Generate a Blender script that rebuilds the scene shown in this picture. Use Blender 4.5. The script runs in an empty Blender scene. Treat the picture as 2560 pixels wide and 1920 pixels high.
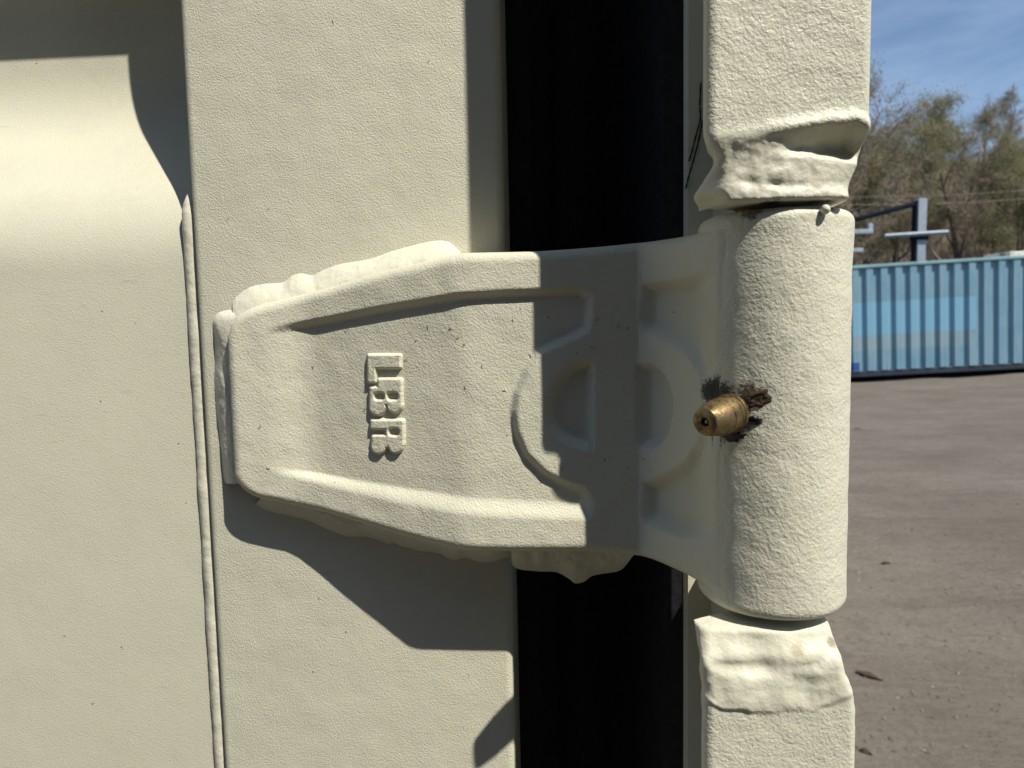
import bpy, math, random
import numpy as np
from mathutils import Vector, Matrix, noise as mnoise

# ------------------------------------------------------------------ camera, sky, sun, exposure
sc = bpy.context.scene
F = 1707.0; D = .200; H = 1.2                       # focal length in photo pixels, stand-off and eye height in metres
TILT = math.radians(4.8); ROLL = .0208; YAW = math.radians(3.5)
fw = np.array([-math.sin(YAW)*math.cos(TILT), math.cos(YAW)*math.cos(TILT), -math.sin(TILT)])
r0 = np.cross(fw, [0, 0, 1]); r0 /= np.linalg.norm(r0); u0 = np.cross(r0, fw)
rt = r0*math.cos(ROLL) - u0*math.sin(ROLL); up = u0*math.cos(ROLL) + r0*math.sin(ROLL)
CAM = np.array([D*math.tan(YAW), -D, H])
cd = bpy.data.cameras.new('camera'); cam = bpy.data.objects.new('camera', cd); sc.collection.objects.link(cam)
cam.matrix_world = Matrix(((rt[0], up[0], -fw[0], CAM[0]), (rt[1], up[1], -fw[1], CAM[1]), (rt[2], up[2], -fw[2], CAM[2]), (0, 0, 0, 1)))
cd.sensor_width = 36; cd.lens = 36*F/2560; cd.clip_start = .01; cd.clip_end = 2000
cd.dof.use_dof = True; cd.dof.focus_distance = .172; cd.dof.aperture_fstop = 34
sc.camera = cam

SUN = Vector((.4202, -.4067, .8112)).normalized()
w = bpy.data.worlds.new('World'); sc.world = w; w.use_nodes = True
nt = w.node_tree; bg = nt.nodes['Background']
sky = nt.nodes.new('ShaderNodeTexSky'); sky.sky_type = 'NISHITA'; sky.sun_disc = False
sky.sun_elevation = math.asin(SUN.z); sky.sun_rotation = math.atan2(SUN.x, SUN.y)
sky.air_density = 1.0; sky.dust_density = .35; sky.ozone_density = 2.0; sky.altitude = 200
# thin high cloud: streaks of noise over the whole dome
tc = nt.nodes.new('ShaderNodeTexCoord'); mp = nt.nodes.new('ShaderNodeMapping'); mp.inputs['Scale'].default_value = (2.2, 3.0, 7.0); mp.inputs['Rotation'].default_value = (0, .35, 0)
nz = nt.nodes.new('ShaderNodeTexNoise'); nz.inputs['Scale'].default_value = 1.6; nz.inputs['Detail'].default_value = 7; nz.inputs['Roughness'].default_value = .55; nz.inputs['Distortion'].default_value = .4
rp = nt.nodes.new('ShaderNodeValToRGB'); rp.color_ramp.elements[0].position = .42; rp.color_ramp.elements[1].position = .78
rp.color_ramp.elements[1].color = (.40, .40, .40, 1)
mx = nt.nodes.new('ShaderNodeMix'); mx.data_type = 'RGBA'; mx.inputs['B'].default_value = (5.2, 6.4, 8.4, 1)
nt.links.new(tc.outputs['Generated'], mp.inputs[0]); nt.links.new(mp.outputs[0], nz.inputs['Vector']); nt.links.new(nz.outputs['Fac'], rp.inputs[0])
nt.links.new(rp.outputs[0], mx.inputs['Factor']); nt.links.new(sky.outputs[0], mx.inputs['A']); nt.links.new(mx.outputs['Result'], bg.inputs[0])
bg.inputs[1].default_value = .105
sl = bpy.data.lights.new('sun', 'SUN'); sl.energy = 5.0; sl.angle = math.radians(.53); sl.color = (1, .95, .855)
so = bpy.data.objects.new('sun', sl); sc.collection.objects.link(so); so.rotation_euler = SUN.to_track_quat('Z', 'Y').to_euler(); so.location = (5, -5, 10)
sc.view_settings.view_transform = 'Standard'; sc.view_settings.look = 'None'; sc.view_settings.exposure = 0.27; sc.view_settings.gamma = 1
sc.view_settings.use_curve_mapping = False
sc.cycles.max_bounces = 6; sc.cycles.diffuse_bounces = 3
try: sc.cycles.use_denoising = True
except Exception: pass

# ------------------------------------------------------------------ helpers
col = sc.collection
def ray(px, py): return fw + rt*(px-1280)/F - up*(py-960)/F
def at(px, py, h):
    """photo pixel on the plane h mm in front of the door stile -> (x, z) in mm, z from hinge datum 1.2 m"""
    d = ray(px, py); t = (-h/1000 - CAM[1])/d[1]; p = CAM + d*t
    return p[0]*1000, (p[2]-H)*1000
def far(px, py, Y):
    d = ray(px, py); return CAM + d*((Y - CAM[1])/d[1])
def pxof(x, h, z):
    v = np.array([x/1000, -h/1000, H + z/1000]) - CAM; zz = v@fw
    return 1280 + F*(v@rt)/zz, 960 - F*(v@up)/zz
def W3(x, h, z): return (x/1000, -h/1000, H + z/1000)
def sm(a, b, x): t = np.clip((x-a)/(b-a), 0, 1); return t*t*(3-2*t)
def catmull(pts, n=12):
    P = np.array(pts, float); Q = np.vstack([2*P[0]-P[1], P, 2*P[-1]-P[-2]]); out = []
    for i in range(1, len(Q)-2):
        for k in range(n):
            t = k/n; a, b, c, d = Q[i-1:i+3]
            out.append(.5*((2*b) + (c-a)*t + (2*a-5*b+4*c-d)*t*t + (3*b-a-3*c+d)*t**3))
    out.append(P[-1]); return np.array(out)
def resample(pts, n):
    P = np.array(pts, float); s = np.r_[0, np.cumsum(np.linalg.norm(np.diff(P, axis=0), axis=1))]
    t = np.linspace(0, s[-1], n); return np.stack([np.interp(t, s, P[:, k]) for k in range(P.shape[1])], 1)
def fbm(p, s, o=3): return mnoise.fractal(Vector(p)*s, 1.0, 2.0, o)

def link(o, parent=None, label=None, cat=None, group=None, kind=None):
    col.objects.link(o)
    if parent is not None: o.parent = parent
    for k, v in (('label', label), ('category', cat), ('group', group), ('kind', kind)):
        if v: o[k] = v
    return o
BASE = {}
def thing(name, loc, label, cat, group=None):
    o = bpy.data.objects.new(name, None); o.location = loc; o.empty_display_size = .05
    link(o, None, label, cat, group); BASE[o.name] = Vector(loc); return o
def mesh(name, verts, faces, mat, parent=None, smooth=True, autosmooth=None, **kw):
    """verts in world metres; stored relative to the thing's base"""
    me = bpy.data.meshes.new(name)
    off = Vector((0, 0, 0))
    if parent is not None: off = BASE[parent.name]
    V = np.asarray(verts, float) - np.array(off)
    me.from_pydata(V.tolist(), [], [list(map(int, f)) for f in faces]); me.update()
    if smooth: me.polygons.foreach_set('use_smooth', [True]*len(me.polygons))
    if autosmooth is not None: me.set_sharp_from_angle(angle=math.radians(autosmooth))
    for m in (mat if isinstance(mat, (list, tuple)) else [mat]): me.materials.append(m)
    o = bpy.data.objects.new(name, me); link(o, parent, **kw)
    BASE[o.name] = off
    return o
def grid_faces(nu, nv, off=0, flip=False, closed=False):
    f = []
    for i in range(nu-1):
        for j in range(nv if closed else nv-1):
            a = off+i*nv+j; b = off+i*nv+(j+1) % nv; c = off+(i+1)*nv+(j+1) % nv; d = off+(i+1)*nv+j
            f.append((a, d, c, b) if flip else (a, b, c, d))
    return f
def box(x0, x1, y0, y1, z0, z1):
    v = [(x, y, z) for x in (x0, x1) for y in (y0, y1) for z in (z0, z1)]
    return v, [(0, 1, 3, 2), (4, 6, 7, 5), (0, 4, 5, 1), (2, 3, 7, 6), (0, 2, 6, 4), (1, 5, 7, 3)]
def bevbox(x0, x1, y0, y1, z0, z1, b):
    """box with chamfered edges"""
    V = []; 
    for sx in (0, 1):
        for sy in (0, 1):
            for sz in (0, 1):
                X, Y, Z = (x0, x1)[sx], (y0, y1)[sy], (z0, z1)[sz]
                dx, dy, dz = (b, -b)[sx], (b, -b)[sy], (b, -b)[sz]
                V += [(X, Y+dy, Z+dz), (X+dx, Y, Z+dz), (X+dx, Y+dy, Z)]
    import bmesh
    bm = bmesh.new(); [bm.verts.new(v) for v in V]; bmesh.ops.convex_hull(bm, input=bm.verts[:]); bm.verts.index_update()
    v = [tuple(a.co) for a in bm.verts]; f = [[q.index for q in p.verts] for p in bm.faces]; bm.free(); return v, f
def tube(path, rad, n=10, cap=True):
    P = np.array(path, float); R = np.broadcast_to(np.asarray(rad, float), (len(P),)); v = []; 
    T = np.gradient(P, axis=0); T /= np.linalg.norm(T, axis=1)[:, None] + 1e-12
    ref = np.array([0, 0, 1.]) if abs(T[0][2]) < .9 else np.array([1., 0, 0])
    a = np.cross(T[0], ref); a /= np.linalg.norm(a)
    for p, t, r in zip(P, T, R):
        a = a - t*(a@t); a /= np.linalg.norm(a) + 1e-12; b = np.cross(t, a)
        for k in range(n):
            g = 2*math.pi*k/n; v.append(p + r*(a*math.cos(g) + b*math.sin(g)))
    f = grid_faces(len(P), n, closed=True)
    if cap: f += [list(range(n))[::-1], list(range((len(P)-1)*n, len(P)*n))]
    return v, f
def join(*parts):
    V, Fc = [], []
    for v, f in parts:
        o = len(V); V += [tuple(q) for q in v]; Fc += [[i+o for i in q] for q in f]
    return V, Fc
def loft_closed(rings, cap0=True, cap1=True):
    n = len(rings[0]); v = [tuple(p) for r in rings for p in r]; f = grid_faces(len(rings), n, closed=True)
    if cap0: f.append(list(range(n))[::-1])
    if cap1: f.append(list(range((len(rings)-1)*n, len(rings)*n)))
    return v, f

# plan curve of the hinge: inclined leaf, flat middle, gooseneck into the barrel
XA, HA, RB = 62.9, 38.0, 16.6
ZT, ZB = at(1980, 517, 54)[1] + .3, at(1980, 1556, 54)[1] - .2
def base_h(x):
    return 9.0 + 10.8*sm(-62, -6, x)*0 + 10.8*np.clip((x+59)/47, 0, 1)
def base_s(x):   # softened bends
    k = 3.0; return sum(base_h(x+o) for o in (-k, -k/2, 0, k/2, k))/5
# plan curve
xs_ = np.r_[np.linspace(-82.0, -79, 9)[:-1], np.linspace(-79, 34, 242)]
bz = [np.array(p, float) for p in ((34, 19.8), (37.6, 19.8), (43.4, 37.9), (48.35, 46.4))]
tt = np.linspace(0, 1, 81)[1:]
bez = np.array([(1-t)**3*bz[0] + 3*t*(1-t)**2*bz[1] + 3*t*t*(1-t)*bz[2] + t**3*bz[3] for t in tt])
CX = np.r_[xs_, bez[:, 0], 48.75, 49.4, 50.2]; CH = np.r_[base_s(xs_), bez[:, 1], 46.9, 47.6, 48.3]
g2 = np.stack([np.gradient(CX), np.gradient(CH)], 1); g2 /= np.linalg.norm(g2, axis=1)[:, None]
NX, NH = -g2[:, 1], g2[:, 0]           # normal in plan (x, h), toward camera
CS = np.r_[0, np.cumsum(np.hypot(np.diff(CX), np.diff(CH)))]           # arc length along the plan curve
def surf(px, py):
    """photo pixel on the hinge face -> (arc length, z, x, h)"""
    z = -20.0
    for _ in range(5):
        pxs = np.array([pxof(x, h, z)[0] for x, h in zip(CX[::2], CH[::2])]); sv_ = np.interp(px, pxs, CS[::2]); h = np.interp(sv_, CS, CH); z = at(px, py, h)[1]
    return float(sv_), float(z), float(np.interp(sv_, CS, CX)), float(h)

# ------------------------------------------------------------------ materials
def newmat(name):
    m = bpy.data.materials.new(name); m.use_nodes = True; n = m.node_tree; b = n.nodes['Principled BSDF']; return m, n, b
def N(n, t, **kw):
    x = n.nodes.new(t)
    for k, v in kw.items():
        if k in x.inputs: x.inputs[k].default_value = v
        else: setattr(x, k, v)
    return x
def mixc(n, fac, a, b, mode='MIX'):
    m = n.nodes.new('ShaderNodeMix'); m.data_type = 'RGBA'; m.blend_type = mode
    for s, v in (('Factor', fac), ('A', a), ('B', b)):
        if hasattr(v, 'links') or hasattr(v, 'is_linked'): n.links.new(v, m.inputs[s])
        else: m.inputs[s].default_value = v if s == 'Factor' else (*v, 1)
    return m.outputs['Result']
def ramp(n, src, p0, p1, c0=(0, 0, 0), c1=(1, 1, 1)):
    r = n.nodes.new('ShaderNodeValToRGB'); e = r.color_ramp.elements
    e[0].position, e[1].position = p0, p1; e[0].color = (*c0, 1); e[1].color = (*c1, 1)
    n.links.new(src, r.inputs[0]); return r.outputs[0]
def mathn(n, op, a, b=None, c=None):
    m = n.nodes.new('ShaderNodeMath'); m.operation = op
    for i, v in enumerate((a, b, c)):
        if v is None: continue
        if isinstance(v, (int, float)): m.inputs[i].default_value = v
        else: n.links.new(v, m.inputs[i])
    return m.outputs[0]
def coords(n, scale=None, rot=None, which='Object'):
    t = n.nodes.new('ShaderNodeTexCoord'); o = t.outputs[which]
    if scale is not None or rot is not None:
        m = n.nodes.new('ShaderNodeMapping')
        if scale is not None: m.inputs['Scale'].default_value = scale
        if rot is not None: m.inputs['Rotation'].default_value = rot
        n.links.new(o, m.inputs[0]); o = m.outputs[0]
    return o
def noise(n, vec, scale, detail=3, rough=.5, dist=0):
    x = N(n, 'ShaderNodeTexNoise', Scale=scale, Detail=detail, Roughness=rough, Distortion=dist); n.links.new(vec, x.inputs['Vector']); return x.outputs['Fac']
def bump(n, b, hgt, dist, strength=1.0, prev=None):
    x = N(n, 'ShaderNodeBump', Distance=dist, Strength=strength); n.links.new(hgt, x.inputs['Height'])
    if prev is not None: n.links.new(prev, x.inputs['Normal'])
    n.links.new(x.outputs[0], b.inputs['Normal']); return x.outputs[0]

CREAM = (.605, .590, .468)
def paint(name, grain=900, depth=.00022, smooth_depth=.0004, smooth_scale=120, rough=.5, colr=CREAM, stains=(), specks=True, scratches=False, bands=()):
    m, n, b = newmat(name); P = coords(n)
    big = noise(n, P, 35, 2); fine = noise(n, P, 300, 2, .6)
    c = mixc(n, ramp(n, big, .3, .7), tuple(x*.955 for x in colr), tuple(x*1.03 for x in colr))
    c = mixc(n, ramp(n, fine, .35, .75), c, (colr[0]*1.02, colr[1]*1.0, colr[2]*.97))
    rgh = mathn(n, 'ADD', mathn(n, 'MULTIPLY', fine, .22), rough-.11)
    if specks:
        wob = mathn(n, 'MULTIPLY', noise(n, P, 900, 2), .03)
        for sc_, th, keep, cc in ((75, .026, .4, (.04, .036, .03)), (38, .015, .4, (.16, .07, .03))):
            v = N(n, 'ShaderNodeTexVoronoi', Scale=sc_); n.links.new(P, v.inputs['Vector'])
            d = mathn(n, 'LESS_THAN', mathn(n, 'SUBTRACT', mathn(n, 'ADD', v.outputs['Distance'], wob), .015), th)
            sp = N(n, 'ShaderNodeSeparateColor'); n.links.new(v.outputs['Color'], sp.inputs[0])
            d = mathn(n, 'MULTIPLY', d, mathn(n, 'LESS_THAN', sp.outputs[0], keep)); d = mathn(n, 'MULTIPLY', d, .8)
            c = mixc(n, d, c, cc)
    if scratches:
        P2 = coords(n, (90, 90, 900), (0, .5, 0)); s = ramp(n, noise(n, P2, 1, 2, .5), .71, .73); s2 = ramp(n, big, .52, .6)
        c = mixc(n, mathn(n, 'MULTIPLY', mathn(n, 'MULTIPLY', s, s2), .15), c, (.12, .11, .09))
    for (pos, rx, colr2, thr, sc_, amt) in stains:        # grease and rust marks with a shape of their own
        vm = N(n, 'ShaderNodeVectorMath', operation='DISTANCE'); n.links.new(P, vm.inputs[0]); vm.inputs[1].default_value = pos
        d = mathn(n, 'DIVIDE', vm.outputs['Value'], rx)
        k = mathn(n, 'ADD', d, mathn(n, 'MULTIPLY', noise(n, P, sc_, 4, .75), 1.6))
        fac = ramp(n, mathn(n, 'SUBTRACT', k, .8), thr, thr+.28, (1, 1, 1), (0, 0, 0))
        c = mixc(n, mathn(n, 'MULTIPLY', fac, amt), c, colr2)
    n.links.new(c, b.inputs['Base Color']); n.links.new(rgh, b.inputs['Roughness'])
    b.inputs['Specular IOR Level'].default_value = .4
    # orange-peel: stippled paint on a slightly wavy skin
    x1 = bump(n, b, noise(n, P, smooth_scale, 2), smooth_depth, 1)
    g = noise(n, coords(n, None, (.6, .45, .8)), grain, 2, .65, .0)
    if bands:                                               # welds took the paint smoother than the plate
        z = N(n, 'ShaderNodeSeparateXYZ'); n.links.new(P, z.inputs[0]); k = None
        for z0, z1 in bands:
            q = mathn(n, 'MULTIPLY', mathn(n, 'GREATER_THAN', z.outputs[2], z0), mathn(n, 'LESS_THAN', z.outputs[2], z1)); k = q if k is None else mathn(n, 'ADD', k, q)
        g = mathn(n, 'MULTIPLY', g, mathn(n, 'SUBTRACT', 1.0, mathn(n, 'MULTIPLY', k, .55)))
    bump(n, b, g, depth, 1, x1)
    return m

HB = W3(0, 0, 0)   # hinge datum (0,0,1.2)
rel = W3
grease = (.012, .011, .010)
M_panel = paint('cream_door_panel_paint', 2200, .00014, .0002, 60, .5, scratches=True)
M_stile = paint('cream_stile_paint', 2100, .00024, .0005, 70, .52)
nip = rel(49, 51, -19.5)
sm_ = surf(1772, 978)
M_leaf = paint('cream_hinge_leaf_paint', 1750, .00023, .0004, 130, .55,
               stains=[(rel(sm_[2], sm_[3], sm_[1]), .0042, grease, .50, 1500, .95), (rel(sm_[2]+1, sm_[3]+2.5, sm_[1]+.8), .0044, grease, .48, 2600, .97), (rel(47, 44.5, -21), .0048, grease, .45, 1500, .9), (rel(-71, 11, -46), .0016, (.14, .09, .045), .5, 1500, .8), (rel(-79.5, 11, -8), .0014, (.3, .24, .1), .5, 1500, .6)])
M_letter = paint('cream_letter_paint', 1700, .00022, .0004, 250, .5, specks=False)
M_barrel = paint('cream_hinge_barrel_paint', 1350, .00024, .0004, 230, .55,
                 stains=[(rel(48.6, 48.6, -15.2), .0036, grease, .5, 2200, .95), (nip, .0078, grease, .5, 1300, .97), (rel(47, 47, -25.5), .0042, (.03, .018, .012), .5, 1200, .9), (rel(53, 53, -15.0), .0042, (.06, .03, .016), .5, 1200, .9), (rel(54, 52, 24), .0042, (.05, .03, .02), .45, 1200, .8), (rel(70, 51, 24), .0028, (.12, .06, .03), .45, 1200, .8)])
M_bar = paint('cream_post_paint', 1350, .00025, .0004, 210, .5, bands=((1.2254, 1.2385), (1.1160, 1.1325)),
              stains=[(W3(58, 52, 24.6), .0040, (.03, .02, .015), .45, 900, .9), (W3(68, 51, 24.6), .0042, (.05, .03, .018), .45, 900, .9), (W3(64, 54, -71.2), .0026, (.30, .22, .08), .36, 3500, .5), (W3(72, 52, -70.3), .0024, (.16, .11, .05), .36, 3500, .7)])
M_weld = paint('cream_weld_paint', 1600, .00012, .0006, 190, .42, colr=(.63, .615, .50))
M_bodypaint = paint('cream_container_paint', 500, .0002, .001, 30, .5, specks=False)

def rubber():
    m, n, b = newmat('black_rubber'); P = coords(n)
    c = mixc(n, ramp(n, noise(n, P, 400, 4, .7), .4, .8), (.010, .010, .012), (.024, .025, .030))
    n.links.new(c, b.inputs['Base Color']); b.inputs['Roughness'].default_value = .6; b.inputs['Specular IOR Level'].default_value = .25
    bump(n, b, noise(n, P, 900, 3), .0002); return m
M_rubber = rubber()
def brass():
    m, n, b = newmat('worn_brass'); P = coords(n)
    k = noise(n, P, 500, 5, .7); k2 = noise(n, P, 180, 3)
    c = mixc(n, ramp(n, k2, .35, .7), (.185, .132, .060), (.36, .275, .135)); c = mixc(n, ramp(n, k, .5, .66), c, (.07, .035, .02))
    n.links.new(c, b.inputs['Base Color'])
    n.links.new(ramp(n, k, .52, .64, (1, 1, 1), (.15, .15, .15)), b.inputs['Metallic'])
    n.links.new(ramp(n, k, .4, .7, (.36, .36, .36), (.75, .75, .75)), b.inputs['Roughness']); bump(n, b, k, .00018); return m
M_brass = brass()
def simple(name, colr, rough=.6, metal=0, var=.25, scale=20, bd=0, bs=100):
    m, n, b = newmat(name); P = coords(n)
    c = mixc(n, ramp(n, noise(n, P, scale, 4, .6), .3, .7), tuple(x*(1-var) for x in colr), tuple(min(1, x*(1+var)) for x in colr))
    n.links.new(c, b.inputs['Base Color']); b.inputs['Roughness'].default_value = rough; b.inputs['Metallic'].default_value = metal
    if bd: bump(n, b, noise(n, P, bs, 4, .6), bd)
    return m
M_rust = simple('dark_rust', (.048, .021, .008), .75, 0, .85, 900, .0005, 1100)
M_steelball = simple('grey_steel', (.45, .43, .42), .35, .9, .3, 900)
M_thread = simple('black_sealant', (.006, .005, .005), .5, 0, .3, 900)

# ------------------------------------------------------------------ ground, wooded bank
def gz(x, y):
    near = -.05 + .02*np.sin(x*1.3+.4)*np.cos(y*.9) + .012*np.sin(x*3.1+y*2.2) + .008*np.sin(y*7.1-x*1.9)*np.sin(x*4.3+1)
    sl_ = .036*(x-9.3)*sm(7, 14, y)*(1-sm(40, 60, np.abs(x-9.3)))
    bank = sm(21, 62, y)*(11.0+.10*np.clip(x-10, -40, 40)) + .5*np.sin(x*.35+1)*np.sin(y*.3)*sm(22, 32, y)
    flat0 = 1 - sm(.2, 1.4, np.maximum(np.maximum(-2.7-x, x-.3), np.maximum(-.4-y, y-6.6)))*1.0
    return near*(1-.6*flat0) - .03*sm(3, 10, y) + sl_*1.0 + bank
def axis_pts(a, dens):  # dens: list of (limit, step) outward from centre a
    s = [a]; 
    for lim, st in dens:
        while s[-1] < a+lim: s.append(s[-1]+st)
    l = [a]
    for lim, st in dens:
        while l[-1] > a-lim: l.append(l[-1]-st)
    return np.array(sorted(set(np.round(l[1:]+s, 4))))
xs = axis_pts(4, [(6, .12), (14, .4), (60, 2), (900, 60)]); ys = axis_pts(8, [(9, .14), (14, .5), (70, 1.5), (900, 60)])
X, Y = np.meshgrid(xs, ys, indexing='ij'); Z = gz(X, Y)
def dirt():
    m, n, b = newmat('packed_dirt'); P = coords(n)
    S1 = coords(n, (.35, 2.2, 1), (0, 0, .12)); 
    c = mixc(n, ramp(n, noise(n, P, .9, 5, .6), .32, .68), (.140, .121, .101), (.194, .170, .143))
    c = mixc(n, mathn(n, 'MULTIPLY', ramp(n, noise(n, S1, 1.5, 6, .65, .4), .5, .66), .42), c, (.105, .089, .075))
    c = mixc(n, mathn(n, 'MULTIPLY', ramp(n, noise(n, P, 9, 6, .7), .50, .66), .5), c, (.110, .090, .074))
    c = mixc(n, mathn(n, 'MULTIPLY', ramp(n, noise(n, P, 45, 5, .8), .46, .66), .6), c, (.095, .080, .068))
    v = N(n, 'ShaderNodeTexVoronoi', Scale=22); n.links.new(P, v.inputs['Vector'])
    sp = N(n, 'ShaderNodeSeparateColor'); n.links.new(v.outputs['Color'], sp.inputs[0])
    d = mathn(n, 'MULTIPLY', mathn(n, 'LESS_THAN', v.outputs['Distance'], .2), mathn(n, 'LESS_THAN', sp.outputs[0], .16))
    c = mixc(n, mathn(n, 'MULTIPLY', d, .6), c, (.06, .05, .042))
    d2 = mathn(n, 'MULTIPLY', mathn(n, 'LESS_THAN', v.outputs['Distance'], .14), mathn(n, 'GREATER_THAN', sp.outputs[1], .93))
    c = mixc(n, d2, c, (.27, .24, .21))
    # leaf litter on the bank beyond the yard
    g = N(n, 'ShaderNodeSeparateXYZ'); n.links.new(P, g.inputs[0])
    lit = ramp(n, mathn(n, 'MULTIPLY', g.outputs[1], 1/40), .5, .6)
    lc = mixc(n, ramp(n, noise(n, P, 2.5, 6, .7), .35, .65), (.085, .062, .038), (.19, .15, .10))
    c = mixc(n, lit, c, lc)
    n.links.new(c, b.inputs['Base Color']); b.inputs['Roughness'].default_value = .95; b.inputs['Specular IOR Level'].default_value = .1
    x = bump(n, b, noise(n, S1, 3, 6, .65), .05, .6); x = bump(n, b, noise(n, P, 30, 6, .7), .012, .8, x); bump(n, b, noise(n, P, 160, 3, .7), .004, .8, x)
    return m
g = mesh('ground', np.stack([X, Y, Z], -1).reshape(-1, 3), grid_faces(len(xs), len(ys), flip=True), dirt(), kind='structure')

# ------------------------------------------------------------------ trees
def leafmat(name, c0, c1):
    m, n, b = newmat(name); P = coords(n)
    c = mixc(n, ramp(n, noise(n, P, 1.3, 4, .7), .35, .65), c0, c1)
    n.links.new(c, b.inputs['Base Color']); b.inputs['Roughness'].default_value = .7
    tr = N(n, 'ShaderNodeBsdfTranslucent'); n.links.new(c, tr.inputs[0]); mxs = N(n, 'ShaderNodeMixShader', Fac=.3)
    n.links.new(b.outputs[0], mxs.inputs[1]); n.links.new(tr.outputs[0], mxs.inputs[2]); n.links.new(mxs.outputs[0], n.nodes['Material Output'].inputs[0]); return m
M_bark = simple('grey_brown_bark', (.105, .088, .074), .9, 0, .4, 3, .02, 12)
M_twig = simple('grey_twigs', (.240, .200, .160), .9, 0, .3, 2)
M_leafg = leafmat('olive_spring_leaves', (.170, .185, .050), (.270, .265, .085))
M_leafb = leafmat('brown_buds', (.21, .185, .075), (.28, .25, .10))
def make_tree(seed, height, spread, nleaf, lean=0):
    rnd = random.Random(seed); wood = []; twig = []; leaves = []
    def branch(p, d, L, r, lvl):
        n = 5 if lvl < 2 else (4 if lvl == 2 else 3); pts = [p.copy()]; q = p.copy(); dd = d.copy()
        for i in range(n):
            dd = (dd + Vector((rnd.gauss(0, 1), rnd.gauss(0, 1), rnd.gauss(0, .8)+.25))*(.05 if lvl == 0 else .13+.05*lvl)).normalized()
            q = q + dd*(L/n); pts.append(q.copy())
        rr = [r*(1-.72*i/n) for i in range(n+1)]
        (wood if lvl < 3 else twig).append((pts, rr, 6 if lvl == 0 else (4 if lvl < 3 else 3)))
        if lvl >= 4:
            for pt in pts[1:]: leaves.append(pt)
            return
        k = (7, 6, 5, 5)[lvl] + rnd.randint(-1, 1)
        for i in range(k):
            t = (.28 if lvl == 0 else .2) + (.72 if lvl == 0 else .8)*(i+rnd.random())/k; j = min(int(t*n), n-1); fr = t*n-j
            b = pts[j].lerp(pts[j+1], min(fr, 1)); ax = (pts[j+1]-pts[j]).normalized()
            az = rnd.uniform(0, 2*math.pi); o = Vector((math.cos(az), math.sin(az), 0)); o = (o - ax*o.dot(ax)).normalized()
            a = rnd.uniform(.5, 1.0) if lvl else rnd.uniform(.55, .95)
            nd = (ax*math.cos(a) + o*math.sin(a)*spread).normalized()
            branch(b, nd, L*rnd.uniform(.42, .66)*(1-.25*t), rr[j]*rnd.uniform(.42, .6), lvl+1)
    branch(Vector((0, 0, -.4)), Vector((lean, 0, 1)).normalized(), height*.62, height*.017, 0)
    wv, wf = join(*[tube([tuple(p) for p in a], b, c, cap=False) for a, b, c in wood])
    tv, tf = join(*[tube([tuple(p) for p in a], [max(q, .012) for q in b], 3, cap=False) for a, b, c in twig])
    rs = np.random.RandomState(seed); LP = np.array([tuple(p) for p in leaves])
    def quads(n, spr, l0, l1, wr, upb):
        p = LP[rs.randint(0, len(LP), n)] + rs.normal(0, spr, (n, 3)); a = rs.normal(0, 1, (n, 3)); a[:, 2] += upb; a /= np.linalg.norm(a, axis=1)[:, None]
        b = np.cross(a, rs.normal(0, 1, (n, 3))); b /= np.linalg.norm(b, axis=1)[:, None]; L = rs.uniform(l0, l1, (n, 1)); wdt = L*wr if wr > .2 else np.full((n, 1), wr)
        v = np.stack([p-a*L, p+b*wdt, p+a*L, p-b*wdt], 1).reshape(-1, 3); return v, np.arange(n*4).reshape(-1, 4)
    hv, hf = quads(9000, .16, .12, .30, .006, .9); hf = hf + len(tv); tv = np.vstack([tv, hv]); tf = list(tf) + hf.tolist()
    lv, lf = quads(nleaf, .28, .018, .046, .6, 0)
    return (np.array(wv), wf), (tv, tf), (lv, lf.tolist())
PROT = [make_tree(11, 11, 1.0, 24000), make_tree(23, 12.5, .9, 15000, .03), make_tree(37, 10, 1.15, 30000), make_tree(58, 13, 1.0, 7000, -.03)]
PM = []
def rawmesh(name, v, f, mat):
    me = bpy.data.meshes.new(name); me.from_pydata(np.asarray(v).tolist(), [], [list(q) for q in f]); me.update()
    me.polygons.foreach_set('use_smooth', [True]*len(me.polygons)); me.materials.append(mat); return me
for i, (a, t, l) in enumerate(PROT):
    PM.append((rawmesh('trunk', *a, M_bark), rawmesh('branches', *t, M_twig), rawmesh('crown', *l, M_leafg if i in (0, 2) else M_leafb)))
def plant(px, Y, k, s, rot, label):
    p = far(px, 600, Y); x = p[0]; z = float(gz(np.array(x), np.array(Y)))
    o = thing('tree', (x, Y, z), label, 'tree', 'trees on the bank behind the blue container'); o.rotation_euler = (0, 0, rot); o.scale = (s, s, s)
    for nm, me in zip(('trunk', 'branches', 'crown'), PM[k]):
        c = bpy.data.objects.new(nm, me); link(c, o)
plant(2405, 30, 3, .72, .4, 'dark bare tree with forked trunk right of the grey steel post')
plant(2230, 31, 0, .84, 2.0, 'bushy olive budding tree above the slanting dark boom')
plant(2150, 30, 1, .74, 4.1, 'thin grey tree half hidden by the hinge post')
plant(2320, 38, 2, .94, .9, 'round greenish tree rising behind the grey steel post')
plant(2480, 33, 2, .80, 3.3, 'yellow green tree above the right part of the blue container')
plant(2560, 29, 0, .70, 5.2, 'tall brownish tree at the right edge of the picture')
plant(2440, 42, 1, .64, 1.2, 'slim brown tree farther up the bank, second row from the container')
plant(2015, 26, 3, .84, 2.6, 'tall bare tree with branch tips showing beside the upper hinge post')
rnd = random.Random(5); WV = [[], [], []]; WF = [[], [], []]; cnt = [0, 0, 0]; PF = [[np.array(q[1]) for q in p] for p in PROT]
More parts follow.
